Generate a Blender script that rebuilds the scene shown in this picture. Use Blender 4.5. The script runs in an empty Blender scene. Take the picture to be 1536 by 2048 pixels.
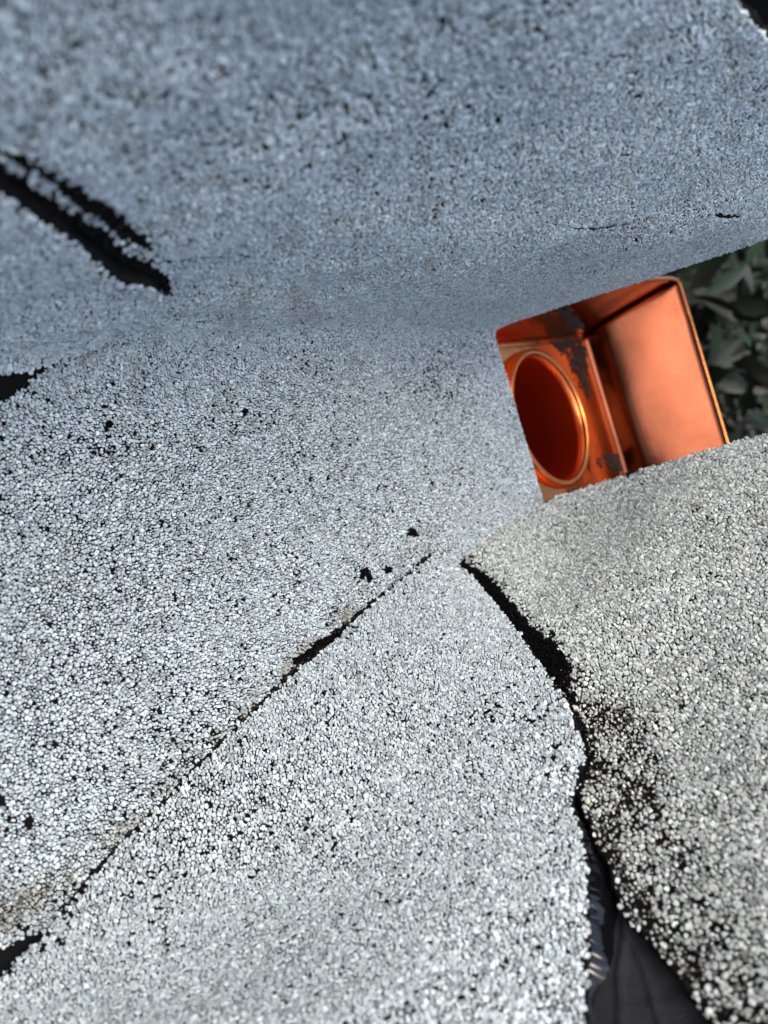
import bpy, math, random
import numpy as np
from mathutils import Matrix, Vector

# ------------------------------------------------------------------ camera, sky, sun, exposure
C = bpy.context.scene
F = 1900.0; PITCH = math.radians(40); H = 0.235
RC, RS = 0.958, 0.287
cp, sp = math.cos(PITCH), math.sin(PITCH)
FW = np.array([cp, 0, -sp]); UPV = np.array([sp, 0, cp]); LY = np.array([0, 1.0, 0])
R_ = RC * UPV - RS * LY; R_ /= np.linalg.norm(R_)
U_ = RS * UPV + RC * LY; U_ /= np.linalg.norm(U_)
CAM = np.array([0, 0, H])
cd = bpy.data.cameras.new('camera'); co = bpy.data.objects.new('camera', cd); C.collection.objects.link(co)
m = Matrix(((R_[0], U_[0], -FW[0], CAM[0]), (R_[1], U_[1], -FW[1], CAM[1]), (R_[2], U_[2], -FW[2], CAM[2]), (0, 0, 0, 1)))
co.matrix_world = m
cd.sensor_fit = 'VERTICAL'; cd.sensor_height = 36; cd.sensor_width = 27; cd.lens = F / 2048 * 36
cd.clip_start = 0.01; cd.clip_end = 400
cd.dof.use_dof = True; cd.dof.focus_distance = 0.305; cd.dof.aperture_fstop = cd.lens / 2.15
C.camera = co
W = bpy.data.worlds.new('World'); C.world = W; W.use_nodes = True
nt = W.node_tree; bgn = nt.nodes['Background']
sky = nt.nodes.new('ShaderNodeTexSky'); sky.sky_type = 'NISHITA'; sky.sun_disc = False
SUN_EL, SUN_AZ = math.radians(60), math.radians(152)      # azimuth of the sun, counter-clockwise from +X
sky.sun_elevation = SUN_EL; sky.sun_rotation = math.pi / 2 - SUN_AZ
sky.air_density = 1.0; sky.dust_density = 6.0
nt.links.new(sky.outputs[0], bgn.inputs[0]); bgn.inputs[1].default_value = 0.15
sl = bpy.data.lights.new('sun', 'SUN'); sl.energy = 1.1; sl.angle = math.radians(65); sl.color = (1, 0.965, 0.92)
so = bpy.data.objects.new('sun', sl); C.collection.objects.link(so)
sd = Vector((math.cos(SUN_EL) * math.cos(SUN_AZ), math.cos(SUN_EL) * math.sin(SUN_AZ), math.sin(SUN_EL)))
so.rotation_euler = sd.to_track_quat('Z', 'Y').to_euler()
C.view_settings.view_transform = 'Standard'; C.view_settings.look = 'None'
C.view_settings.gamma = 1; C.view_settings.exposure = 1.06
C.render.film_transparent = False
C.cycles.max_bounces = 12; C.cycles.glossy_bounces = 10

rng = np.random.default_rng(7)

# ------------------------------------------------------------------ maths helpers
def px2dir(px, py):
    dx = (np.asarray(px, float) - 768) / F; dy = (1024 - np.asarray(py, float)) / F
    return FW + dx[..., None] * R_ + dy[..., None] * U_
def at_depth(px, py, d):
    return CAM + px2dir(px, py) * np.asarray(d, float)[..., None]
def at_x(px, py, x):
    D = px2dir(px, py); return CAM + D * (x / D[..., 0])[..., None]
def at_z(px, py, z):
    D = px2dir(px, py); return CAM + D * ((z - H) / D[..., 2])[..., None]
def project(P):
    Q = P - CAM; d = Q @ FW; d = np.where(d > 0.02, d, 0.02)
    return 768 + F * (Q @ R_) / d, 1024 - F * (Q @ U_) / d
def vnoise(x, y, seed=0):
    xi = np.floor(x).astype(np.int64); yi = np.floor(y).astype(np.int64)
    fx = x - xi; fy = y - yi; fx = fx * fx * (3 - 2 * fx); fy = fy * fy * (3 - 2 * fy)
    def h(a, b):
        n = (a * 374761393 + b * 668265263 + seed * 1442695041) & 0xffffffff
        n = ((n ^ (n >> 13)) * 1274126177) & 0xffffffff
        return ((n ^ (n >> 16)) & 0xffff) / 65535.0
    return (h(xi, yi) * (1 - fx) + h(xi + 1, yi) * fx) * (1 - fy) + (h(xi, yi + 1) * (1 - fx) + h(xi + 1, yi + 1) * fx) * fy
def fbm(x, y, seed=0, o=3):
    s = 0; a = 0.5
    for k in range(o):
        s = s + a * vnoise(x * 2 ** k, y * 2 ** k, seed + k * 17); a *= 0.5
    return s / (1 - 0.5 ** o)
def sstep(a, b, x):
    t = np.clip((x - a) / (b - a), 0, 1); return t * t * (3 - 2 * t)
def inpoly(px, py, poly):
    px = np.asarray(px); py = np.asarray(py); r = np.zeros(px.shape, bool)
    n = len(poly)
    for i in range(n):
        x0, y0 = poly[i]; x1, y1 = poly[(i + 1) % n]
        if y0 == y1: continue
        c = ((y0 > py) != (y1 > py)) & (px < (x1 - x0) * (py - y0) / (y1 - y0) + x0)
        r ^= c
    return r
def dpath(px, py, path):
    """distance (pixels of the photograph) to a polyline of (x, y, halfwidth), and the halfwidth there"""
    best = np.full(np.shape(px), 1e9); bw = np.zeros(np.shape(px))
    for (x0, y0, w0), (x1, y1, w1) in zip(path[:-1], path[1:]):
        L = (x1 - x0) ** 2 + (y1 - y0) ** 2
        t = np.clip(((px - x0) * (x1 - x0) + (py - y0) * (y1 - y0)) / L, 0, 1)
        d = np.hypot(px - x0 - t * (x1 - x0), py - y0 - t * (y1 - y0))
        w = w0 + t * (w1 - w0); b = (d - w) < (best - bw)
        best = np.where(b, d, best); bw = np.where(b, w, bw)
    return best, bw
def norms(P, u, v, e=4e-4):
    du = P(u + e, v) - P(u - e, v); dv = P(u, v + e) - P(u, v - e)
    n = np.cross(du, dv); n /= np.linalg.norm(n, axis=-1)[..., None]
    return n, du / (2 * e), dv / (2 * e)

# ------------------------------------------------------------------ surfaces (metres, real size)
XL = 0.398          # outer lip of the scupper
YW = 0.0683         # foot of the left cheek
def PA(u, s):
    """floor that turns up into the left cheek: u along the outflow, s across and up"""
    u = np.asarray(u, float); s = np.asarray(s, float)
    FR = 0.003 + .032 * sstep(0, .13, XL - .012 - u)
    S1 = YW - FR; S2 = S1 + FR * math.pi / 2
    a = np.clip((s - S1) / FR, 0, math.pi / 2)
    y = np.where(s < S1, s, S1 + FR * np.sin(a)); z = np.where(s < S1, 0, FR * (1 - np.cos(a)))
    t = np.clip(s - S2, 0, None)
    z = z + t
    zk = 0.085 + 0.05 * np.clip(u / XL, -0.5, 1.2)
    k = z - zk
    y = y - 0.075 * np.clip(z - 0.01, 0, None) + 0.22 * 0.5 * (k + np.sqrt(k * k + 0.010 ** 2)) * (t > 0)
    w = fbm(u * 22 + 5, s * 22 + 9, 3) - 0.5
    w2 = fbm(u * 60 + 5, s * 60 + 9, 8) - 0.5
    fade = 1 - 0.8 * sstep(XL - 0.08, XL, u)
    amp = (w * 0.006 + w2 * 0.0016) * fade
    onwall = np.sin(a)
    y = y - amp * onwall; z = z + amp * (1 - onwall)
    b = np.clip(u - (XL - 0.006), 0, None)
    z = z - (1 - onwall) * b * b * 30
    return np.stack([u, y, z], -1)
def make_rbf(pts, wav, seed):
    """sheet through measured points: height over its best-fit plane"""
    P = np.array([at_depth(np.array(float(a)), np.array(float(b)), np.array(float(c))) for a, b, c in pts])
    o = P.mean(0); _, _, vt = np.linalg.svd(P - o)
    n = vt[2]
    if n @ (CAM - o) < 0: n = -n
    e1 = vt[0]; e2 = np.cross(n, e1)
    ab = np.stack([(P - o) @ e1, (P - o) @ e2], -1); h = (P - o) @ n
    def ker(r2): return 0.5 * r2 * np.log(r2 + 1e-12)
    N = len(P); K = ker(((ab[:, None] - ab[None]) ** 2).sum(-1)) + np.eye(N) * 2e-5
    A = np.zeros((N + 3, N + 3)); A[:N, :N] = K; A[:N, N] = 1; A[:N, N + 1:] = ab; A[N, :N] = 1; A[N + 1:, :N] = ab.T
    w = np.linalg.solve(A, np.r_[h, 0, 0, 0])
    def S(u, v, off=0.0):
        u = np.asarray(u, float); v = np.asarray(v, float)
        hh = w[N] + w[N + 1] * u + w[N + 2] * v
        for i in range(N): hh = hh + w[i] * ker((u - ab[i, 0]) ** 2 + (v - ab[i, 1]) ** 2)
        hh = hh + (fbm(u * 30 + 3, v * 30 + 7, seed) - 0.5) * wav + off
        return o + u[..., None] * e1 + v[..., None] * e2 + hh[..., None] * n
    lo = ab.min(0) - 0.01; hi = ab.max(0) + 0.01
    # walk the chart at true length in both directions, so that granules keep one size everywhere
    uu = np.linspace(lo[0], hi[0], 120); vv = np.linspace(lo[1], hi[1], 120); G = S(*np.meshgrid(uu, vv, indexing='ij'))
    gx, gy = project(G); vis = ((gx > -100) & (gx < 1640) & (gy > -100) & (gy < 2150)).astype(float) + 1e-3
    du = np.linalg.norm(np.diff(G, axis=0), axis=2); dvv = np.linalg.norm(np.diff(G, axis=1), axis=2)
    lu = np.r_[0, np.cumsum((du * vis[1:]).sum(1) / vis[1:].sum(1))]; lv = np.r_[0, np.cumsum((dvv * vis[:, 1:]).sum(0) / vis[:, 1:].sum(0))]
    def T(x, y, off=0.0):
        return S(np.interp(x, lu, uu), np.interp(y, lv, vv), off)
    return T, (0.0, float(lu[-1]), 0.0, float(lv[-1]))
B_PTS = [(1100,1000,.452),(1300,938,.418),(1536,868,.385),(1750,800,.36),(1100,1100,.405),(1300,1050,.368),(1536,1000,.335),(1100,1200,.352),
 (1300,1200,.312),(1536,1200,.28),(1750,1200,.25),(1200,1400,.282),(1536,1400,.243),(1200,1600,.243),(1536,1600,.212),(1250,1800,.215),(1536,1800,.19),
 (1400,2048,.185),(1750,2048,.16),(900,1112,.398),(1000,1060,.42),(1000,1200,.362),(1150,2048,.193),(1150,2400,.165),(1700,2400,.14),(1100,1340,.30),(1060,1500,.275),(1000,1800,.225)]
PB, RB = make_rbf(B_PTS, .003, 21)
def fd(x, y):   # depth of the floor plane under a pixel
    D = px2dir(np.array(float(x)), np.array(float(y))); return float(-H / D[2])
D_PTS = [(870,1106,fd(870,1106)-.004),(700,1255,fd(700,1255)-.003),(600,1350,fd(600,1350)-.003),(400,1540,fd(400,1540)-.0035),(200,1745,fd(200,1745)-.0035),(0,1950,fd(0,1950)-.004),
 (-300,2240,fd(-300,2240)-.006),(950,1150,.379),(1030,1240,.335),(1110,1340,.294),(1165,1480,.257),(1155,1570,.244),(1180,1750,.214),(1175,2048,.184),(800,1300,.318),(850,1450,.286),
 (700,1700,.250),(400,2048,.190),(800,2048,.182),(1000,1750,.222),(0,2300,.165),(600,2350,.150),(1200,2350,.158),(450,1750,.252)]
PD, RD = make_rbf(D_PTS, .002, 33)

# ------------------------------------------------------------------ mesh helpers
def link(name, me, parent=None, **kw):
    o = bpy.data.objects.new(name, me); C.collection.objects.link(o)
    if parent is not None: o.parent = parent
    for k, v in kw.items(): o[k] = v
    return o
def mesh_from(name, V, faces_flat, loop_tot, mats, col=None, matidx=None, smooth=None):
    me = bpy.data.meshes.new(name)
    V = np.ascontiguousarray(V, np.float32); nf = len(loop_tot)
    me.vertices.add(len(V)); me.vertices.foreach_set('co', V.ravel())
    me.loops.add(len(faces_flat)); me.loops.foreach_set('vertex_index', np.ascontiguousarray(faces_flat, np.int32))
    me.polygons.add(nf)
    st = np.zeros(nf, np.int32); st[1:] = np.cumsum(loop_tot)[:-1]
    me.polygons.foreach_set('loop_start', st)
    try: me.polygons.foreach_set('loop_total', np.ascontiguousarray(loop_tot, np.int32))
    except Exception: pass
    for mm in mats: me.materials.append(mm)
    if matidx is not None: me.polygons.foreach_set('material_index', np.ascontiguousarray(matidx, np.int32))
    if smooth is not None:
        sm = np.full(nf, smooth, bool) if isinstance(smooth, bool) else smooth
        me.polygons.foreach_set('use_smooth', sm)
    else: me.polygons.foreach_set('use_smooth', np.zeros(nf, bool))
    me.update(calc_edges=True)
    if col is not None:
        a = me.attributes.new('gcol', 'FLOAT_COLOR', 'POINT')
        c = np.ones((len(V), 4), np.float32); c[:, :3] = col; a.data.foreach_set('color', c.ravel())
    return me
class Acc:
    def __init__(s): s.V = []; s.F = []; s.T = []; s.C = []; s.M = []; s.S = []; s.n = 0
    def add(s, V, flat, tot, col, mat=0, smooth=False):
        s.V.append(V); s.F.append(np.asarray(flat) + s.n); s.T.append(np.asarray(tot)); s.n += len(V)
        s.C.append(np.broadcast_to(np.asarray(col, np.float32), (len(V), 3))); s.M.append(np.full(len(tot), mat)); s.S.append(np.full(len(tot), smooth, bool))
    def build(s, name, mats):
        return mesh_from(name, np.concatenate(s.V), np.concatenate(s.F), np.concatenate(s.T), mats, np.concatenate(s.C), np.concatenate(s.M), np.concatenate(s.S))
def base_sheet(acc, P, rng4, cell, keep, thick, col, off=0.0):
    """membrane body with real thickness, cut along its outline"""
    u0, u1, v0, v1 = rng4
    nu = int((u1 - u0) / cell); nv = int((v1 - v0) / cell)
    U, V = np.meshgrid(np.linspace(u0, u1, nu + 1), np.linspace(v0, v1, nv + 1), indexing='ij')
    inner = np.zeros(U.shape, bool); inner[1:-1, 1:-1] = True
    U = U + np.where(inner, (rng.random(U.shape) - .5) * cell * .5, 0); V = V + np.where(inner, (rng.random(U.shape) - .5) * cell * .5, 0)
    T = P(U, V); n, _, _ = norms(P, U, V)
    sgn = np.where(((CAM - T) * n).sum(-1).mean() > 0, 1.0, -1.0); n = n * sgn
    T = T + n * off
    Cc = 0.25 * (T[:-1, :-1] + T[1:, :-1] + T[:-1, 1:] + T[1:, 1:])
    px, py = project(Cc); k = keep(px, py, Cc)
    idx = np.arange(U.size).reshape(U.shape)
    q = np.stack([idx[:-1, :-1], idx[1:, :-1], idx[1:, 1:], idx[:-1, 1:]], -1)[k]
    if sgn < 0: q = q[:, ::-1]
    top = T.reshape(-1, 3); bot = (T - n * thick).reshape(-1, 3); N = len(top)
    e = np.concatenate([q[:, [0, 1]], q[:, [1, 2]], q[:, [2, 3]], q[:, [3, 0]]])
    key = np.sort(e, 1); kk = key[:, 0] * (N + 1) + key[:, 1]
    _, inv, cnt = np.unique(kk, return_inverse=True, return_counts=True)
    be = e[cnt[inv] == 1]
    side = np.stack([be[:, 1], be[:, 0], be[:, 0] + N, be[:, 1] + N], -1)
    allq = np.concatenate([q, q[:, ::-1] + N, side])
    used, inv2 = np.unique(allq.ravel(), return_inverse=True)
    VV = np.concatenate([top, bot])[used]
    acc.add(VV, inv2, np.full(len(allq), 4), col, 0, True)

K = 7
def stones(acc, P, rng4, pitch, keep, pal, h=0.42e-3, gap=0.11e-3, off=0.0, jit=0.42, drop=0.005, fn=None, shr=1.0, mat=0):
    """roofing granules: an irregular packing of small chipped stones, pressed into the sheet"""
    u0, u1, v0, v1 = rng4
    dv = pitch * 0.866; nu = int((u1 - u0) / pitch) + 2; nv = int((v1 - v0) / dv) + 2
    U, V = np.meshgrid(np.arange(nu), np.arange(nv), indexing='ij')
    X = u0 + (U + 0.5 * (V % 2)) * pitch + (rng.random(U.shape) - .5) * 2 * jit * pitch
    Y = v0 + V * dv + (rng.random(U.shape) - .5) * 2 * jit * pitch
    Wt = (rng.random(U.shape) ** 2 - .33) * pitch ** 2 * 0.80
    pos = P(X, Y); px, py = project(pos)
    k = keep(px, py, pos)
    k[:2] = k[-2:] = False; k[:, :2] = k[:, -2:] = False
    k &= rng.random(k.shape) > drop
    I, J = np.nonzero(k)
    out_px, out_py, out_pos = px[I, J], py[I, J], pos[I, J]
    kp, sc, hh, hue = np.ones(len(I), bool), np.ones(len(I)), np.ones(len(I)), None
    if fn is not None: kp, sc, hh = fn(out_px, out_py)
    I, J, sc, hh, out_px, out_py = I[kp], J[kp], sc[kp], hh[kp], out_px[kp], out_py[kp]
    if len(I) == 0: return 0
    x, y, w = X[I, J], Y[I, J], Wt[I, J]; n = len(I)
    ang = (np.arange(K) + rng.random((n, 1)) + (rng.random((n, K)) - .5) * .55) * 2 * math.pi / K
    ca, sa = np.cos(ang), np.sin(ang); r = np.full((n, K), pitch * 0.95)
    for di in range(-2, 3):
        for dj in range(-2, 3):
            if di == 0 and dj == 0: continue
            dx = X[I + di, J + dj] - x; dy = Y[I + di, J + dj] - y
            dot = dx[:, None] * ca + dy[:, None] * sa
            lim = (dx * dx + dy * dy + w - Wt[I + di, J + dj])[:, None] / 2 / np.where(dot > 1e-9, dot, 1e9)
            lim = np.where(dot > 1e-9, lim, 1e9)
            r = np.minimum(r, lim)
    g = gap * (0.0 + 1.4 * rng.random((n, 1)) ** 2)
    r = np.clip(r * shr - g, pitch * 0.12, None) * (sc * np.where(rng.random(n) < .13, .5 + .3 * rng.random(n), 1.0))[:, None] * (1.12 - 0.38 * rng.random((n, K)))
    size = r.mean(1)
    pn, pu, pv = norms(P, x, y)
    p0 = P(x, y)
    s = np.sign(((CAM - p0) * pn).sum(-1)); pn = pn * s[:, None]
    p0 = p0 + pn * off
    hgt = h * (0.55 + 0.9 * rng.random(n)) * hh
    tilt = rng.normal(0, 0.17, (n, 2))
    def ring(rr, base, tl):
        a = rr * ca; b = rr * sa
        z = base + (tilt[:, :1] * a + tilt[:, 1:] * b) * tl
        return p0[:, None] + a[..., None] * pu[:, None] + b[..., None] * pv[:, None] + z[..., None] * pn[:, None]
    f = 0.80 + 0.18 * rng.random((n, K))
    bot = ring(r, -0.12e-3, 0.0); top = ring(r * f, hgt[:, None] * (1 + .18 * (rng.random((n, K)) - .5)), 1.0)
    VV = np.concatenate([bot, top], 1).reshape(-1, 3)
    b0 = (np.arange(n) * 2 * K)[:, None]; kk = np.arange(K)[None]; k1 = (kk + 1) % K
    side = np.stack([b0 + kk, b0 + k1, b0 + K + k1, b0 + K + kk], -1)
    cap = b0 + K + kk
    fl = s < 0
    side[fl] = side[fl][:, :, ::-1]; cap = np.where(fl[:, None], cap[:, ::-1], cap)
    flat = np.concatenate([side.reshape(n, -1), cap], 1).ravel()
    tot = np.tile(np.r_[np.full(K, 4), K], n)
    col = pal(out_px, out_py, n, size / pitch)
    acc.add(VV, flat, tot, np.repeat(col, 2 * K, 0), mat)
    return n

# ------------------------------------------------------------------ materials
def mat(name, col=(.5, .5, .5), rough=.6, metal=0, attr=None, bump=None, bscale=200, bdist=.0005, spec=.5, noise=None, coat=0, aniso=0):
    M = bpy.data.materials.new(name); M.use_nodes = True; t = M.node_tree; b = t.nodes['Principled BSDF']
    b.inputs['Base Color'].default_value = (*col, 1); b.inputs['Roughness'].default_value = rough; b.inputs['Metallic'].default_value = metal
    b.inputs['Specular IOR Level'].default_value = spec; b.inputs['Coat Weight'].default_value = coat
    src = None
    if attr:
        a = t.nodes.new('ShaderNodeAttribute'); a.attribute_name = attr; src = a.outputs['Color']
        t.links.new(src, b.inputs['Base Color'])
    tc = t.nodes.new('ShaderNodeTexCoord')
    if noise:
        n = t.nodes.new('ShaderNodeTexNoise'); n.inputs['Scale'].default_value = noise[0]; n.inputs['Detail'].default_value = 5
        t.links.new(tc.outputs['Object'], n.inputs['Vector'])
        r = t.nodes.new('ShaderNodeMapRange'); r.inputs['From Min'].default_value = .3; r.inputs['From Max'].default_value = .7
        r.inputs['To Min'].default_value = noise[1]; r.inputs['To Max'].default_value = noise[2]
        t.links.new(n.outputs['Fac'], r.inputs['Value'])
        mx = t.nodes.new('ShaderNodeVectorMath'); mx.operation = 'SCALE'
        if src: t.links.new(src, mx.inputs[0])
        else: mx.inputs[0].default_value = col
        t.links.new(r.outputs[0], mx.inputs['Scale']); t.links.new(mx.outputs[0], b.inputs['Base Color'])
    if bump:
        n = t.nodes.new('ShaderNodeTexNoise'); n.inputs['Scale'].default_value = bscale; n.inputs['Detail'].default_value = 6
        t.links.new(tc.outputs['Object'], n.inputs['Vector'])
        bp = t.nodes.new('ShaderNodeBump'); bp.inputs['Strength'].default_value = bump; bp.inputs['Distance'].default_value = bdist
        t.links.new(n.outputs['Fac'], bp.inputs['Height']); t.links.new(bp.outputs[0], b.inputs['Normal'])
    return M
M_gran = mat('mineral_granules', rough=.85, attr='gcol', spec=.10, noise=(900, .86, 1.12), bump=.5, bscale=1800, bdist=.0002)
M_bit = mat('bitumen', col=(.002, .002, .0022), rough=.6, bump=.7, bscale=900, bdist=.0006, spec=.08)
M_gloss = mat('wet_tar', col=(.004, .004, .005), rough=.06, spec=.75)
M_under = mat('underlay_felt', col=(.016, .017, .020), rough=.75, bump=1.0, bscale=2200, bdist=.0006, spec=.3, noise=(60, .6, 1.5))
M_cop = mat('copper', col=(.80, .28, .075), rough=.17, metal=1, bump=.18, bscale=35, bdist=.003, noise=(30, .75, 1.0))
M_cop2 = mat('copper_dim_reflection', col=(.115, .037, .020), rough=.22, metal=1, bump=.2, bscale=28, bdist=.003, noise=(22, .7, 1.15))  # front panel: metal colour darkened to stand for a dimmer reflection
M_copin = mat('copper_tube', col=(.80, .20, .06), rough=.27, metal=1, bump=.02, bscale=30, bdist=.002)
M_dirt = mat('dirt', col=(.016, .011, .009), rough=.95, bump=.5, bscale=900, noise=(500, .4, 1.8))
M_wall = mat('parapet_render', col=(.30, .29, .27), rough=.9, bump=.5, bscale=150, bdist=.002, noise=(6, .8, 1.1))
M_leaf = mat('leaf', col=(.045, .065, .035), rough=.45, attr='gcol', noise=(9, .7, 1.3), spec=.4)
M_twig = mat('twig', col=(.05, .035, .025), rough=.9)
M_soil = mat('soil', col=(.035, .03, .022), rough=.95, bump=.8, bscale=8, bdist=.05, noise=(3, .5, 1.4))

BLK = (.0035, .0035, .004)
def palette(base, var=.16, brown=None):
    base = np.array(base)
    def pal(px, py, n, size):
        c = base[None] * (1 + rng.normal(0, var, (n, 1)).clip(-.45, .4))
        c = c * (1 + rng.normal(0, .012, (n, 3)))
        t = rng.random(n)
        c[t < .05] *= np.array([.55, .56, .58]); c[(t > .05) & (t < .058)] *= np.array([.72, .62, .57]); c[(t > .065) & (t < .085)] *= np.array([.88, .96, .99])
        if brown is not None:
            f = brown(px, py)[:, None]; f = np.clip(f * (.6 + .8 * rng.random((n, 1))), 0, 1)
            c = c * (1 - f) + c * np.array([.62, .55, .48]) * f
        return c.clip(.01, .9)
    return pal

# ------------------------------------------------------------------ outlines, in pixels of the photograph, carried onto the surfaces above
EDGE_D = [(872,1104),(800,1160),(700,1250),(660,1290),(590,1345),(470,1460),(350,1580),(240,1690),(120,1830),(60,1900),(0,1962),(-400,2400),(-400,3200),
          (1400,3200),(1190,2400),(1172,2048),(1178,1900),(1176,1740),(1166,1680),(1148,1620),(1143,1580),(1168,1520),(1166,1490),(1150,1440),(1128,1400),(1090,1340),(1040,1270),(985,1200),(940,1150),(905,1112)]
EDGE_B = [(890,1098),(985,1062),(1080,1012),(1100,1001),(1200,966),(1300,936),(1480,880),(1536,870),(1800,800),(2200,700),(2200,2600),(1640,2600),(1500,2180),(1420,2048),(1360,1960),(1300,1890),(1246,1830),(1222,1750),(1188,1680),(1160,1600),
          (1140,1560),(1050,1500),(950,1300),(870,1130)]
EDGE_C = [(-500,-60),(-300,120),(-100,275),(0,362),(58,408),(119,442),(185,500),(240,545),(300,556),(322,585),(300,598),(262,620),(215,655),(180,686),(120,708),(60,726),(0,738),(-200,800),(-600,1000)]
def jag(px, py, a, s):
    return px + (vnoise(px / s, py / s, 5) - .5) * a, py + (vnoise(px / s, py / s, 6) - .5) * a
def MARG(px, py): return (px > -420) & (px < 1960) & (py > -420) & (py < 2500)

# black seams on the main sheet: (x, y, half width)
SEAM_UP = [(-60,270,10),(14,304,9),(102,352,11),(164,399,15),(195,414,19),(239,448,17),(270,472,12),(297,490,6)]
SEAM_UP2 = [(-60,300,16),(0,343,17),(58,388,14),(119,425,12),(191,473,16),(246,521,14),(297,535,9),(322,556,12),(334,577,6)]
WEDGE = [(-80,800,50),(0,768,33),(60,738,18),(110,716,12),(150,702,7),(195,684,2)]
GAP_D = [(593,1322,7),(640,1290,9),(690,1255,4)]
GAP_D2 = [(-60,1990,30),(0,1925,22),(60,1880,10),(110,1850,4)]
GAP_D3 = [(560,1362,3),(595,1335,5)]
LINE_D = [(860,1112,1),(800,1163,1.5),(735,1216,2.5),(590,1347,4),(470,1462,4),(350,1584,4.5),(240,1694,4.5),(120,1834,6)]
TIP = [(838,1130,6),(852,1118,5)]
SEAM_LINE = [(700,1240,3),(735,1215,2)]
CREASE = [(262,528,3),(340,520,2.5),(500,508,1),(520,506,0.4)]
SLIT1 = [(1150,456,1.5),(1185,457,3.0),(1235,450,1.2),(1265,446,.6)]
SLIT2 = [(1415,428,2),(1450,433,4.5),(1478,431,2)]
SPOTS = [(730,1146,11),(738,1156,7),(775,1140,7),(825,1066,9),(490,822,6),(216,848,7),(224,1142,5),(863,966,4),(992,236,9),(310,602,6),(55,1645,10),(548,1190,4),(0,1600,12),(1005,985,2),(960,560,2)]
def in_seam(px, py, path, a=1.0, fuzz=14):
    d, w = dpath(px, py, path)
    return d < w * a + (vnoise(px / 5, py / 5, 71) - .5) * np.minimum(fuzz, 1.6 * w)
def fnA(px, py):
    n = len(px); keep = np.ones(n, bool); sc = np.ones(n); hh = np.ones(n)
    for p in (SEAM_UP, WEDGE, GAP_D, GAP_D2, GAP_D3, TIP, SEAM_LINE, CREASE, SLIT1, SLIT2): keep &= ~in_seam(px, py, p)
    dl, wl = dpath(px, py, LINE_D); keep &= ~(dl < (wl + 2) * (.2 + 1.9 * fbm(px / 30, py / 30, 52)))
    # between the two black bands a few granules stay
    d, w = dpath(px, py, SEAM_UP2); keep &= ~(d < w)
    band = inpoly(px, py, [(0,330),(290,485),(330,570),(250,545),(0,380)])
    keep &= ~(band & (rng.random(n) < .5))
    for x, y, r in SPOTS: keep &= ~(np.hypot(px - x, py - y) < r * (.6 + .8 * vnoise(px / 4, py / 4, 5)))
    # worn areas with more missing granules
    wear = sstep(.62, .75, fbm(px / 60, py / 60, 40)) * .12 + .01
    wear += .12 * np.exp(-((px - 380) ** 2 / 130 ** 2 + (py - 1480) ** 2 / 90 ** 2)) + .10 * np.exp(-((px - 700) ** 2 / 300 ** 2 + (py - 260) ** 2 / 120 ** 2))
    keep &= rng.random(n) > wear
    # the channel near the lip is clogged with fine dust
    return keep, sc, hh
def brownA(px, py):
    d, _ = dpath(px, py, [(0,1840,0),(200,1700,0),(420,1500,0),(600,1320,0),(700,1230,0)])
    f = .8 * np.exp(-(d / 22) ** 2) * sstep(.35, .6, fbm(px / 35, py / 35, 90)) + .6 * np.exp(-(((px - 40) / 90) ** 2 + ((py - 1820) / 60) ** 2))
    return f + .35 * sstep(.66, .78, fbm(px / 45, py / 45, 91))
base_cool = (.475, .555, .60)
# main sheet: floor and left cheek
def wallcut(px, py, pos):     # its upper outer corner is cut off
    return ~inpoly(px, py, [(1478, -5), (1500, 40), (1560, 100), (2400, 500), (2400, -900), (1300, -900), (1440, -80)])
def edgeL1(pos):              # the outer edge of the cheek: slightly ragged
    return pos[..., 0] < XL + 0.0006 * (vnoise(pos[..., 2] * 500, pos[..., 1] * 500, 3) - .5)
def hiddenA(px, py):
    return inpoly(px, py + 30, EDGE_D) & inpoly(px + 25, py - 60, EDGE_D) | (inpoly(px - 10, py - 60, EDGE_B) & inpoly(px, py, EDGE_B))
RA = (-0.07, XL + .001, -0.115, 0.33)
acc = Acc()
base_sheet(acc, PA, (-0.12, XL, -0.14, 0.36), 1.5e-3, lambda px, py, p: wallcut(px, py, p) & ((px > -900) | True), .0035, BLK)
nA = stones(acc, PA, RA, 0.93e-3, lambda px, py, p: MARG(px, py) & wallcut(px, py, p) & edgeL1(p) & ~hiddenA(px, py) & ~inpoly(px + 12, py, EDGE_C), palette(base_cool, .18, brownA), fn=fnA, gap=.10e-3)
sheetA = link('membrane_sheet', acc.build('membrane_sheet', [M_gran]), label='large grey granulated sheet covering the scupper floor and the wall above it', category='roofing sheet', group='granulated roofing sheets around the scupper')
# left patch lying on it
PC = PA
acc = Acc()
base_sheet(acc, PA, (-0.12, .30, 0.0, 0.30), .7e-3, lambda px, py, p: inpoly(*jag(px, py, 8, 14), EDGE_C), .0022, BLK, off=.0022)
def fnC(px, py):
    k = np.ones(len(px), bool)
    wear = .02 + .15 * np.exp(-((px - 200) ** 2 / 60 ** 2 + (py - 560) ** 2 / 40 ** 2))
    return k & (rng.random(len(px)) > wear), np.ones(len(px)), np.ones(len(px))
nC = stones(acc, PA, (-0.07, .26, 0.02, 0.25), 1.12e-3, lambda px, py, p: (px > -420) & (py > -200) & inpoly(*jag(px, py, 10, 9), EDGE_C), palette(base_cool, .15), off=.0022, fn=fnC, gap=.075e-3)
link('membrane_patch', acc.build('membrane_patch', [M_gran]), label='pointed grey granulated patch at the left edge, under the double black tar band', category='roofing patch', group='granulated roofing patches')

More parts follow.
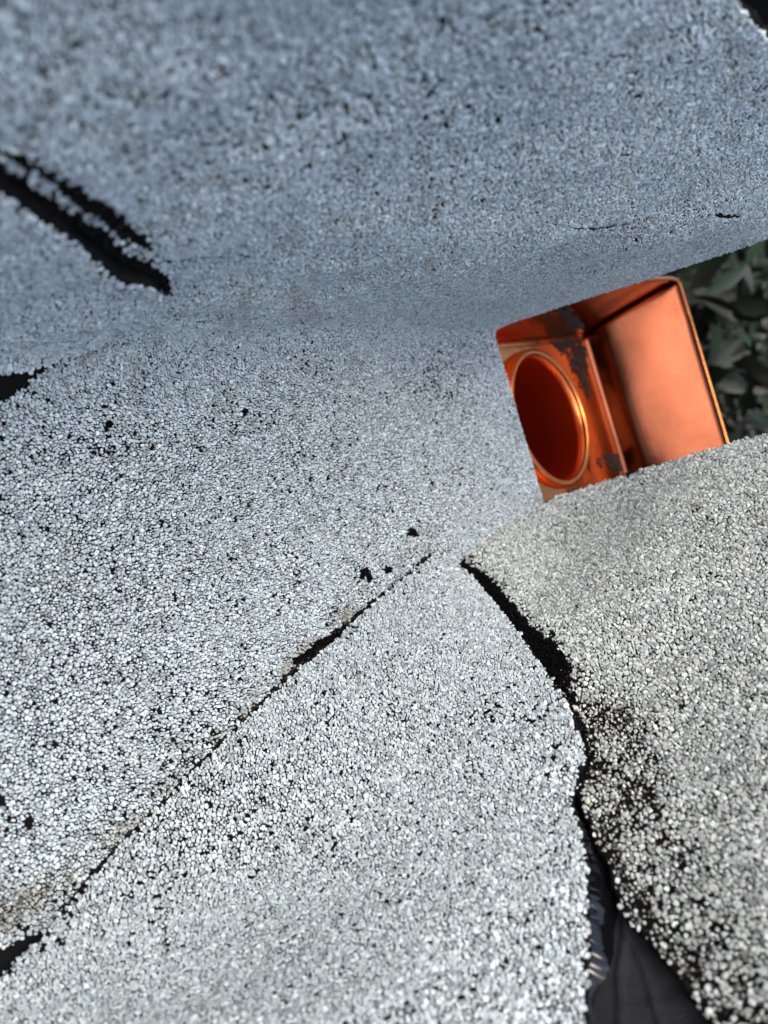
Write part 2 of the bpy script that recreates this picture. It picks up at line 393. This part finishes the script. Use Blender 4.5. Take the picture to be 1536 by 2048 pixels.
# right cheek sheet
def fnB(px, py):
    n = len(px); keep = np.ones(n, bool); hh = np.ones(n)
    # granules lost towards the lower torn edge
    edge = [(1150,1500,0),(1180,1600,0),(1225,1720,0),(1262,1810,0),(1330,1890,0),(1400,1980,0),(1460,2070,0),(1600,2400,0)]
    d, _ = dpath(px, py, edge)
    right = 1 - sstep(40, 190, d)
    loss = right * (.24 + .76 * sstep(.42, .62, fbm(px / 38, py / 55, 61)))
    loss = np.maximum(loss, .9 * np.exp(-(d / 16) ** 2) * .6)
    loss += .75 * np.exp(-(((px - 1275) / 42) ** 2 + ((py - 1575) / 110) ** 2)) * sstep(.35, .6, fbm(px / 22, py / 30, 67))
    loss += .10 * sstep(.6, .75, fbm(px / 50, py / 50, 44)) + .5 * np.exp(-(((px - 1262) / 7) ** 2 + ((py - 1410) / 24) ** 2))
    keep &= rng.random(n) > loss * .60
    keep &= ~in_seam(px, py, SEAM_R, 1.0, 14)
    d2, w2 = dpath(px, py, SEAM_R)
    keep &= ~((d2 < w2 + 18) & (rng.random(n) < .22))
    sc = 1 - .42 * np.clip(loss * 1.3, 0, 1)
    return keep, sc, hh
SEAM_R = [(912,1120,9),(960,1160,15),(1010,1220,17),(1050,1265,20),(1090,1310,30),(1115,1345,28),(1130,1380,10),(1145,1420,6),(1165,1480,11),(1172,1520,12),(1160,1560,10)]
def keepB(px, py, p):
    return inpoly(*jag(px, py, 7, 9), EDGE_B)
acc = Acc()
base_sheet(acc, PB, RB, .7e-3, lambda px, py, p: inpoly(*jag(px, py, 9, 22), EDGE_B) & (px > -300), .0025, BLK)
def palB(px, py, n, size):
    c = palette((.50, .545, .545), .24)(px, py, n, size)
    return c
def far_B(px, py): return MARG(px, py)
nB = stones(acc, PB, RB, 1.22e-3, lambda px, py, p: MARG(px, py) & keepB(px, py, p) & ~(inpoly(px + 14, py - 10, EDGE_D)), palB, fn=fnB, h=.48e-3, gap=.13e-3)
stones(acc, PB, RB, .62e-3, lambda px, py, p: (px < 1560) & (py > 1330) & (py < 2200) & (px > 1120) & inpoly(px - 6, py, EDGE_B) & ~(inpoly(px + 14, py - 10, EDGE_D)) & (rng.random(px.shape) < .30), lambda px, py, n, z: np.array([.33, .325, .31])[None] * (.05 + 1.4 * rng.random((n, 1)) ** 2), h=.28e-3, drop=0)
link('membrane_sheet', acc.build('membrane_sheet', [M_gran]), label='pale granulated sheet below the copper box, worn to sparse stones at its lower edge', category='roofing sheet', group='granulated roofing sheets around the scupper')

# triangular apron in the foreground
def fnD(px, py):
    n = len(px)
    wear = .012 + .10 * sstep(.60, .74, fbm(px / 55, py / 45, 48)) + .2 * np.exp(-(((px - 1040) / 60) ** 2 + ((py - 1435) / 26) ** 2)) + .03 * np.exp(-(((px - 550) / 200) ** 2 + ((py - 1640) / 60) ** 2))
    keep = rng.random(n) > wear
    return keep, np.ones(n), np.ones(n)
acc = Acc()
base_sheet(acc, PD, RD, .7e-3, lambda px, py, p: inpoly(*jag(px, py, 8, 12), [(x, y) for x, y in EDGE_D]) & (px > -900), .0030, BLK)
nD = stones(acc, PD, RD, 0.98e-3, lambda px, py, p: MARG(px, py) & inpoly(*jag(px, py, 9, 7), EDGE_D), palette((.50, .575, .61), .20), fn=fnD, gap=.115e-3)
link('membrane_patch', acc.build('membrane_patch', [M_gran]), label='big light grey triangular granulated patch in the foreground with its tip pointing at the scupper', category='roofing patch', group='granulated roofing patches')
print('granules', nA, nB, nC, nD)

# dark underlay below the right sheet and the apron
acc = Acc()
EDGE_U = [(1080,1380),(1240,1380),(1420,1700),(1700,2600),(1000,2600),(1080,2048),(1100,1700)]
def PU(u, v):
    p = PB(u, v, -.0042)
    px, py = project(p)
    w = np.zeros(px.shape)
    for path in ([(1248,1790,0),(1262,1880,0),(1290,1935,0),(1322,2048,0),(1350,2200,0)], [(1255,1850,0),(1240,1950,0),(1246,2100,0)]):
        d, _ = dpath(px, py, path); w = w + np.exp(-(d / 7) ** 2) * .0011
    n = PB(u, v, 1.0) - PB(u, v, 0.0)
    return p + n * (w + .0010 * (fbm(u * 260, v * 90, 14) - .5))[..., None]
base_sheet(acc, PU, RB, .8e-3, lambda px, py, p: inpoly(px, py, EDGE_U), .002, BLK)
me = acc.build('underlay_felt', [M_under]); link('underlay_felt', me, label='bare black wrinkled underlay felt exposed between the two sheets at the bottom', category='roofing felt')

# ------------------------------------------------------------------ tar: bead and crumbs
def solve(P, R4, px, py, off=0.0):
    u = np.linspace(R4[0], R4[1], 160); v = np.linspace(R4[2], R4[3], 160)
    U, V = np.meshgrid(u, v, indexing='ij'); G = P(U, V); gx, gy = project(G)
    res = []
    for x, y in zip(px, py):
        i = np.argmin((gx - x) ** 2 + (gy - y) ** 2); a, b = U.flat[i], V.flat[i]
        for _ in range(6):
            e = 2e-4; q = P(np.array([a, a + e, a]), np.array([b, b, b + e])); qx, qy = project(q)
            J = np.array([[qx[1] - qx[0], qx[2] - qx[0]], [qy[1] - qy[0], qy[2] - qy[0]]]) / e
            d = np.linalg.solve(J, np.array([x - qx[0], y - qy[0]])); d = np.clip(d, -.004, .004); a += d[0]; b += d[1]
        res.append((a, b))
    return np.array(res)
def bead(path, P, R4, name, mt, hk, label, cat, sub=14, seed=1, flat=.35, lift=0.0, wob=.35, group=None, wedge=None):
    """a flattened run of tar that follows the sheet: variable width, meniscus edges"""
    xs = []; ys = []; ws = []
    for (x0, y0, w0), (x1, y1, w1) in zip(path[:-1], path[1:]):
        for k in range(sub):
            t = k / sub; xs.append(x0 + t * (x1 - x0)); ys.append(y0 + t * (y1 - y0)); ws.append(w0 + t * (w1 - w0))
    uv = solve(P, R4, xs, ys); ws = np.array(ws)
    # smooth the run
    for _ in range(60): uv[1:-1] = .25 * uv[:-2] + .5 * uv[1:-1] + .25 * uv[2:]
    p = P(uv[:, 0], uv[:, 1]); n, pu, pv = norms(P, uv[:, 0], uv[:, 1])
    s = np.sign(((CAM - p) * n).sum(-1)); n = n * s[:, None]
    dep = (p - CAM) @ FW; W_ = ws * dep / F
    t = np.gradient(p, axis=0); t /= np.linalg.norm(t, axis=1)[:, None]; b = np.cross(n, t)
    M = 20; i = np.arange(len(p)); V = []
    wl = 1 + wob * 2 * (vnoise(i / 12, i * 0 + seed, seed) - .5); wr = 1 + wob * 2 * (vnoise(i / 11, i * 0 + seed + 9, seed) - .5) + wob * .7 * (vnoise(i / 5, i * 0 + 2, seed + 5) - .5)
    for j in range(M):
        a = j / M * 2 * math.pi; c, sn = math.cos(a), math.sin(a)
        cx = np.sign(c) * abs(c) ** .7; cz = np.sign(sn) * abs(sn) ** .22
        ww = W_ * (wr if c > 0 else wl)
        hgt = np.maximum(W_ * flat, .0003) * (1 + .35 * (vnoise(i / 2.5, i * 0 + j * .4, seed + 7) - .5)) * hk
        if wedge:
            side_ = np.sign((b @ R_).mean()); q_ = cx * side_          # -1 under the patch, +1 on the felt
            top_ = (1 - q_) / 2
            hz = W_ * 2 * wedge * (top_ ** .98) * (1 + .07 * (vnoise(i / 9, i * 0, seed) - .5)) if sn >= 0 else 0 * W_
            V.append(p + b * (cx * (W_ * 1.15 if q_ < 0 else ww))[:, None] + n * (hz + lift)[:, None]); continue
        V.append(p + b * (cx * ww)[:, None] + n * (cz * hgt + lift)[:, None])
    V = np.stack(V, 1).reshape(-1, 3); L = len(p)
    ii = np.arange(L - 1)[:, None] * M; jj = np.arange(M)[None]; j1 = (jj + 1) % M
    q = np.stack([ii + jj, ii + j1, ii + M + j1, ii + M + jj], -1).reshape(-1, 4)
    flatl = np.concatenate([q.ravel(), np.arange(M)[::-1], (L - 1) * M + np.arange(M)]); tot = np.r_[np.full(len(q), 4), M, M]
    me = mesh_from(name, V, flatl, tot, [mt], smooth=True)
    kw = dict(label=label, category=cat)
    if group: kw['group'] = group
    return link(name, me, **kw)
bead([(1146,1560,4),(1143,1595,7),(1160,1625,13),(1179,1650,18),(1194,1690,22),(1203,1740,25),(1207,1800,27),(1208,1870,27),(1202,1920,24),(1194,1958,18),(1182,1995,10),(1177,2035,6),(1174,2100,6)],
     PU, RB, 'tar_bead', M_gloss, 1.0, 'glossy wet black tar bead oozing from under the big foreground patch', 'tar', lift=.0006, wob=.14, wedge=.80)

def crumbs(P, R4, path, name, label, pitch, off=0.0, h=.9e-3, dens=.8, fuzz=10, mt=None, cat='tar', w2=1.0, col=(.008, .008, .009), kind=None, R5=None):
    acc = Acc(); c = np.array(col)
    def pal(px, py, n, s): return c[None] * (0.4 + 1.4 * rng.random((n, 1)))
    stones(acc, P, R4, pitch, lambda px, py, p: in_seam(px, py, path, w2, fuzz) & (rng.random(px.shape) < dens), pal, h=h, gap=.05e-3, off=off, drop=0)
    if not acc.V: print('no crumbs', name); return
    kw = dict(label=label, category=cat)
    if kind: kw['kind'] = kind
    return link(name, acc.build(name, [mt or M_bit]), **kw)
crumbs(PB, RB, SEAM_R, 'tar_seam', 'crumbly black tar seam widening down the right side of the foreground patch tip', .8e-3, off=-.0002, h=1.0e-3)
crumbs(PA, (-.1, .3, -.1, .25), SEAM_UP, 'tar_band', 'upper smooth black band of tar on the wall above the pointed left patch', .9e-3, h=.5e-3, dens=.5)
crumbs(PA, (-.1, .3, -.1, .25), SEAM_UP2, 'tar_band', 'lower ragged black tar band running along the top edge of the pointed left patch', .9e-3, h=1.1e-3)
crumbs(PA, (0, .4, -.1, .06), GAP_D, 'tar_seam', 'short crumbly black tar stretch on the left seam of the foreground patch', .7e-3, h=.9e-3)
acc = Acc()
for x, y, r in SPOTS[:6]:
    p = [(x - r * .3, y, r * .8), (x + r * .3, y, r * .8)]
    stones(acc, PA, (-.02, .4, -.1, .1), .62e-3, lambda px, py, q: in_seam(px, py, p, 1, 4) & (rng.random(px.shape) < .8), lambda px, py, n, s: np.array([.012, .011, .009])[None] * (.4 + 1.6 * rng.random((n, 1))), h=.7e-3, drop=0)
link('tar_crumbs', acc.build('tar_crumbs', [M_bit]), kind='stuff', label='tiny black tar crumbs sprinkled on the scupper floor', category='crumbs')

crumbs(PA, (-.1, .4, -.14, .06), [(x - 3, y - 3, w + 2) for x, y, w in LINE_D], 'seam_grit', 'thin line of dark brown grit along the left diagonal seam of the foreground patch', .6e-3, h=.5e-3, dens=.6, mt=M_gran, cat='grit', col=(.028, .02, .015), kind='stuff')
# a few big loose stones on the seam
def pebble(P, R4, px, py, r, col, label, sd, off=.0006):
    rg = np.random.default_rng(sd)
    uv = solve(P, R4, [px], [py])[0]; p = P(uv[:1], uv[1:])[0]; n, _, _ = norms(P, uv[:1], uv[1:]); n = n[0] * np.sign((CAM - p) @ n[0])
    import bmesh
    bm = bmesh.new(); bmesh.ops.create_icosphere(bm, subdivisions=2, radius=1)
    dirs = rg.normal(0, 1, (9, 3)); dirs /= np.linalg.norm(dirs, axis=1)[:, None]; dd = .62 + .3 * rg.random(9)
    for v in bm.verts:
        q = np.array(v.co); s = min([dd[k] / max(q @ dirs[k], 1e-3) for k in range(9)] + [1.0]); v.co = Vector(q * s * r * np.array([1.15, .95, .75]))
    me = bpy.data.meshes.new('loose_granule'); bm.to_mesh(me); bm.free()
    me.materials.append(mat('stone', col=col, rough=.8, noise=(700, .85, 1.12), bump=.3, bscale=2000, bdist=.0002, spec=.3))
    o = link('loose_granule', me, label=label, category='granule', group='big loose granules on the right seam'); o.location = Vector(p + n * (off + r * .45)); o.rotation_euler = (rg.random() * 6, .3, rg.random() * 6)
pebble(PD, RD, 1134, 1418, .00105, (.62, .62, .60), 'oversized white granule on the right edge of the foreground patch', 1)
pebble(PD, RD, 1146, 1542, .0009, (.62, .62, .60), 'white granule stuck at the notch just above the wet tar bead', 2)
pebble(PB, RB, 1178, 1607, .00088, (.60, .56, .45), 'cream coloured granule lying in black tar right of the bead top', 3)
pebble(PD, RD, 1144, 1452, .00085, (.58, .58, .57), 'white granule below the oversized one on the patch edge', 4)

# ------------------------------------------------------------------ copper conductor head beyond the lip
import bmesh
def from_pydata(name, V, Fs, mt, parent=None, smooth=False, thick=None, bevel=None, **kw):
    me = bpy.data.meshes.new(name); me.from_pydata([tuple(map(float, v)) for v in V], [], Fs); me.materials.append(mt); me.update()
    if smooth: me.polygons.foreach_set('use_smooth', [True] * len(me.polygons))
    o = link(name, me, parent, **kw)
    if thick: s = o.modifiers.new('s', 'SOLIDIFY'); s.thickness = thick; s.offset = 0
    if bevel: b = o.modifiers.new('b', 'BEVEL'); b.width = bevel; b.segments = 3; b.limit_method = 'ANGLE'
    return o
ZB = -0.030
head = link('conductor_head', None, label='bright orange copper collector box with a round outlet below the scupper lip', category='conductor head')
ctr = at_z(np.array(1092.), np.array(838.), ZB + .002); RO = .0375
c_bl = at_z(np.array(1172.), np.array(668.), ZB)       # bottom corner, outer left
c_br = at_z(np.array(1236.), np.array(925.), ZB)
XB = float((c_bl[0] + c_br[0]) / 2); YT = float(c_bl[1])
t_l = at_x(np.array(1356.), np.array(556.), XB + .030); t_r = at_x(np.array(1482.), np.array(884.), XB + .030)
XI = XL + .0015
YB = -0.062
print('head', ctr, c_bl, c_br, t_l, t_r)
ZT = float(t_l[2]); YTT = float(t_l[1]); XT = float(t_l[0])
# floor panel with the round hole, slightly raised round the tube
V = []; Fs = []
NA = 64
def sq(a):
    c, s = math.cos(a), math.sin(a)
    tx = ((XB if c > 0 else XI - .004) - ctr[0]) / c if abs(c) > 1e-6 else 1e9
    ty = ((YT if s > 0 else YB) - ctr[1]) / s if abs(s) > 1e-6 else 1e9
    t = min(abs(tx), abs(ty)); return ctr[0] + c * t, ctr[1] + s * t
angs = [k / NA * 2 * math.pi for k in range(NA)]
for (x, y) in [(XB, YT), (XI - .004, YT), (XI - .004, YB), (XB, YB)]:
    a = math.atan2(y - ctr[1], x - ctr[0]) % (2 * math.pi); i = min(range(NA), key=lambda k: abs(angs[k] - a)); angs[i] = a
for a in angs:
    V.append((ctr[0] + RO * math.cos(a), ctr[1] + RO * math.sin(a), ZB + .0015))
    x, y = sq(a); f = .18; V.append(((ctr[0] + RO * math.cos(a)) * (1 - f) + x * f, (ctr[1] + RO * math.sin(a)) * (1 - f) + y * f, ZB)); V.append((x, y, ZB))
for k in range(NA):
    a, b = 3 * k, 3 * ((k + 1) % NA)
    Fs += [(a, b, b + 1, a + 1), (a + 1, b + 1, b + 2, a + 2)]
from_pydata('floor_panel', V, Fs, M_cop, head, smooth=False, thick=.0008)
# outlet tube with a rolled lip
prof = [(RO - .0022, -.6), (RO - .0022, -.3), (RO - .0022, -.1), (RO - .0022, -.02), (RO - .0024, .000), (RO - .0018, .0035), (RO + .0004, .0050), (RO + .0024, .0040), (RO + .0028, .0018), (RO + .0018, .0004)]
V = []; Fs = []
for r, z in prof:
    for k in range(96): a = k / 96 * 2 * math.pi; V.append((ctr[0] + r * math.cos(a), ctr[1] + r * math.sin(a), ZB + z))
for i in range(len(prof) - 1):
    for k in range(96): Fs.append((i * 96 + k, i * 96 + (k + 1) % 96, (i + 1) * 96 + (k + 1) % 96, (i + 1) * 96 + k))
tube = from_pydata('outlet_tube', V[:], Fs, M_copin, head, smooth=True)
V = []; Fs = []
for i in range(96):
    a = i / 96 * 2 * math.pi
    for j in range(10):
        b = j / 10 * 2 * math.pi; r = RO + .0002 + .0019 * math.cos(b); V.append((ctr[0] + r * math.cos(a), ctr[1] + r * math.sin(a), ZB + .0052 + .0015 * math.sin(b)))
for i in range(96):
    for j in range(10): Fs.append((i * 10 + j, ((i + 1) % 96) * 10 + j, ((i + 1) % 96) * 10 + (j + 1) % 10, i * 10 + (j + 1) % 10))
from_pydata('rolled_lip', V, Fs, M_cop, tube, smooth=True)
# walls: curved foot, then flared panel, hemmed rim
FOOT = .0035; ZH = ZT - ZB; DX = XT - XB; DY = YTT - YT
prof = [(FOOT * math.sin(k / 10 * math.pi / 2) - FOOT, FOOT * (1 - math.cos(k / 10 * math.pi / 2))) for k in range(11)]
OX = [(o, z) for o, z in prof] + [(DX * max(0, (k / 14 - .20) / .80) ** 1.25, FOOT + (ZH - FOOT) * k / 14) for k in range(1, 15)]
OY = [(o, z) for o, z in prof] + [(DY * k / 14, FOOT + (ZH - FOOT) * k / 14) for k in range(1, 15)]
L = len(OX)
def grid(name, fn, n, mt=None):
    V = [fn(k / n, j) for k in range(n + 1) for j in range(L)]
    Fs = [(i * L + j, (i + 1) * L + j, (i + 1) * L + j + 1, i * L + j + 1) for i in range(n) for j in range(L - 1)]
    return from_pydata(name, V, Fs, mt or M_cop, head, smooth=True, thick=.0007)
def dent(a, b): return .0016 * (vnoise(np.array(a * 3.1), np.array(b * 3.1), 4) - .5)
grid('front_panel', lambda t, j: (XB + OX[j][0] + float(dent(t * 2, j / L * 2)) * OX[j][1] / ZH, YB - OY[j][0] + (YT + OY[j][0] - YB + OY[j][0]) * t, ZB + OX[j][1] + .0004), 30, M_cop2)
for sg, yb in ((1, YT), (-1, YB)):
    grid('side_panel', lambda t, j: (XI + (XB + OX[j][0] - XI) * t, yb + sg * (OY[j][0] + float(dent(t * 3, j / L * 2)) * OX[j][1] / ZH * 1.5 * (1 - t)), ZB + OX[j][1] + .0004), 24)
YO = DY
def tube_path(name, pts, r, mt, parent, n=10):
    pts = [np.array(p, float) for p in pts]; V = []; Fs = []
    for i, p in enumerate(pts):
        t = pts[min(i + 1, len(pts) - 1)] - pts[max(i - 1, 0)]; t /= np.linalg.norm(t)
        a = np.cross(t, [0, 0, 1.0]); a /= np.linalg.norm(a) + 1e-9; b = np.cross(t, a)
        for j in range(n):
            q = j / n * 2 * math.pi; V.append(p + r * (math.cos(q) * a + math.sin(q) * b))
    for i in range(len(pts) - 1):
        for j in range(n): Fs.append((i * n + j, (i + 1) * n + j, (i + 1) * n + (j + 1) % n, i * n + (j + 1) % n))
    Fs += [tuple(range(n))[::-1], tuple((len(pts) - 1) * n + j for j in range(n))]
    return from_pydata(name, V, Fs, mt, parent, smooth=True)
tube_path('hemmed_rim', [(XI, YTT, ZT), (XT - .012, YTT, ZT), (XT - .003, YTT - .001, ZT), (XT, YTT - .004, ZT), (XT, 0, ZT), (XT, YB - YO + .004, ZT), (XT - .004, YB - YO, ZT), (XI, YB - YO, ZT)], .0011, M_cop, head)

# dirt on the copper
acc = Acc()
def floor_dirt(path, dens, fz=10, pitch=.75e-3, h=.7e-3, col=(.06, .042, .036)):
    P = lambda u, v: np.stack([np.asarray(u, float), np.asarray(v, float), np.full(np.shape(u), ZB + .0006)], -1)
    c = np.array(col)
    stones(acc, P, (XI, XB - .002, YB, YT), pitch, lambda px, py, p: in_seam(px, py, path, 1, fz) & (vnoise(px / 7, py / 7, 12) + .5 * rng.random(px.shape) > 1.22 - dens) & (np.hypot(p[..., 0] - ctr[0], p[..., 1] - ctr[1]) > RO + .003), lambda px, py, n, s: c[None] * (.35 + 1.2 * rng.random((n, 1))), h=h, drop=0, shr=.8)
floor_dirt([(1110,668,20),(1140,685,26),(1155,710,18),(1165,760,9),(1178,790,4)], .66, 14)
floor_dirt([(1060,648,4),(1072,680,7)], .5, 8)
floor_dirt([(1028,680,4),(1040,690,3)], .5, 6)
floor_dirt([(1215,915,6),(1238,925,20),(1262,930,12)], .85, 16)
floor_dirt([(1066,925,6),(1080,948,8),(1110,968,7),(1150,985,6)], .65, 8)
floor_dirt([(1186,900,6),(1200,930,5)], .35, 8)
def side_dirt(path, dens):
    P = lambda u, v: np.stack([np.asarray(u, float), np.full(np.shape(u), YT - .0012) + 0 * np.asarray(v), ZB + .016 + np.asarray(v, float)], -1)
    P = lambda u, v: np.stack([np.asarray(u, float), YT - .0015 + DY * (np.asarray(v, float) + .004) / ZH, ZB + .010 + np.asarray(v, float)], -1)
    stones(acc, P, (XI + .01, XB, 0, .04), .7e-3, lambda px, py, p: in_seam(px, py, path, 1, 12) & (vnoise(px / 7, py / 7, 19) + .5 * rng.random(px.shape) > 1.22 - dens), lambda px, py, n, s: np.array([.06, .042, .036])[None] * (.35 + 1.2 * rng.random((n, 1))), h=.8e-3, drop=0, shr=.8)
side_dirt([(1120,600,8),(1130,625,13),(1150,655,16)], .6)
link('dirt', acc.build('dirt', [M_dirt]), kind='stuff', label='dark brown dirt crumbs scattered inside the copper box', category='dirt')

# ------------------------------------------------------------------ parapet masonry carrying the sheets (outside faces, and the wall under the lip)
def box(name, x0, x1, y0, y1, z0, z1, mt, parent=None, bevel=.002, **kw):
    V = [(x, y, z) for x in (x0, x1) for y in (y0, y1) for z in (z0, z1)]
    return from_pydata(name, V, [(0, 1, 3, 2), (4, 6, 7, 5), (0, 4, 5, 1), (2, 3, 7, 6), (0, 2, 6, 4), (1, 5, 7, 3)], mt, parent, bevel=bevel, **kw)
par = link('parapet_wall', None, label='grey rendered parapet wall behind and under the roofing sheets', category='wall')
box('lower_wall', XL - .16, XL - .008, -1.2, 1.5, -2.9, -.012, M_wall, par)
box('wall_end', XL - .13, XL - .004, YW + .065, 1.5, -.010, .42, M_bit, par)
box('roof_deck', -1.6, XL - .164, -1.2, 1.5, -.30, -.016, M_bit, par)

# ------------------------------------------------------------------ ground and shrubs far below; the shrubs' shade is put into dark leaf colours
g = from_pydata('ground', [(-60, -60, -2.9), (120, -60, -2.9), (120, 60, -2.9), (-60, 60, -2.9)], [(0, 1, 2, 3)], M_soil, kind='structure', label='dark soil ground below the parapet')
def shrub(cx, cy, cz, rx, ry, rz, n, sd, label, leaf=(.009, .019, .009), lw=.014, ll=.08):
    rg = np.random.default_rng(sd)
    root = link('shrub', None, label=label, category='shrub', group='shrubs beyond the parapet'); root.location = (cx, cy, -2.9)
    # stems
    V = []; Fs = []; tips = []
    for s in range(16):
        a = rg.random() * 6.28; rr = .25 + .75 * rg.random(); tip = np.array([rx * rr * math.cos(a) * .8, ry * rr * math.sin(a) * .8, 2.9 + cz + rz * (rg.random() * 1.5 - .75)])
        b0 = np.array([.12 * math.cos(a), .12 * math.sin(a), 0.0]); nseg = 9
        for k in range(nseg + 1):
            t = k / nseg; p = b0 * (1 - t) + tip * t + np.array([math.cos(a), math.sin(a), 0]) * .12 * math.sin(t * 3) ; r = .016 * (1 - t) + .003
            for j in range(6): V.append(p + r * np.array([math.cos(j), math.sin(j) , 0]) * np.array([1, 1, 1]))
        b = len(V) - 6 * (nseg + 1)
        for k in range(nseg):
            for j in range(6): Fs.append((b + k * 6 + j, b + k * 6 + (j + 1) % 6, b + (k + 1) * 6 + (j + 1) % 6, b + (k + 1) * 6 + j))
    from_pydata('stem', V, Fs, M_twig, root)
    # leaves: folded, curved blades
    d = rg.normal(0, 1, (n, 3)); d /= np.linalg.norm(d, axis=1)[:, None]; rad = rg.random(n) ** .45
    clump = .75 + .5 * vnoise(d[:, 0] * 3 + 9, d[:, 2] * 3 + d[:, 1] * 2 + 9, sd)
    pos = d * rad[:, None] * clump[:, None] * np.array([rx, ry, rz]) + np.array([0, 0, 2.9 + cz])
    dr = d * .7 + rg.normal(0, .6, (n, 3)) + np.array([0, 0, .15]); dr /= np.linalg.norm(dr, axis=1)[:, None]
    sdv = np.cross(dr, rg.normal(0, 1, (n, 3))); sdv /= np.linalg.norm(sdv, axis=1)[:, None]; up = np.cross(sdv, dr)
    sz = (.6 + .8 * rg.random(n)); prof = [(0, .08), (.25, .8), (.5, 1.0), (.75, .7), (1, .04)]
    VV = []
    for t, w in prof:
        c = pos + dr * (t * ll * sz)[:, None] - up * (.25 * t * t * ll * sz)[:, None]
        for s, lift in ((-1, .25), (0, 0), (1, .25)): VV.append(c + sdv * (s * w * lw * sz)[:, None] + up * (lift * w * lw * sz)[:, None])
    VV = np.stack(VV, 1).reshape(-1, 3)
    b0 = (np.arange(n) * 15)[:, None]; q = np.array([[r * 3 + c, r * 3 + c + 1, r * 3 + c + 4, r * 3 + c + 3] for r in range(4) for c in range(2)]).reshape(1, -1)
    flat = (b0 + q).ravel(); col = np.array(leaf)[None] * (.5 + 1.0 * rg.random((n, 1))) * (1 + rg.normal(0, .1, (n, 3)))
    g_ = rg.random(n) < .25; col[g_] = np.array([.04, .043, .036]) * (.6 + .6 * rg.random((g_.sum(), 1)))
    me = mesh_from('leaves', VV, flat, np.full(n * 8, 4), [M_leaf], np.repeat(col, 15, 0), smooth=True)
    link('leaves', me, root)
shrub(1.75, .10, -.55, .55, .60, .55, 2600, 3, 'dark leafy shrub right behind the copper box, grey undersides showing')
shrub(2.6, .75, -.75, .75, .85, .8, 3000, 5, 'dark green shrub farther back, seen above the first', leaf=(.007, .014, .007))
shrub(2.5, -.85, -.8, .75, .8, .75, 3000, 8, 'dark shrub farther back, low behind the right cheek sheet', leaf=(.010, .018, .009))
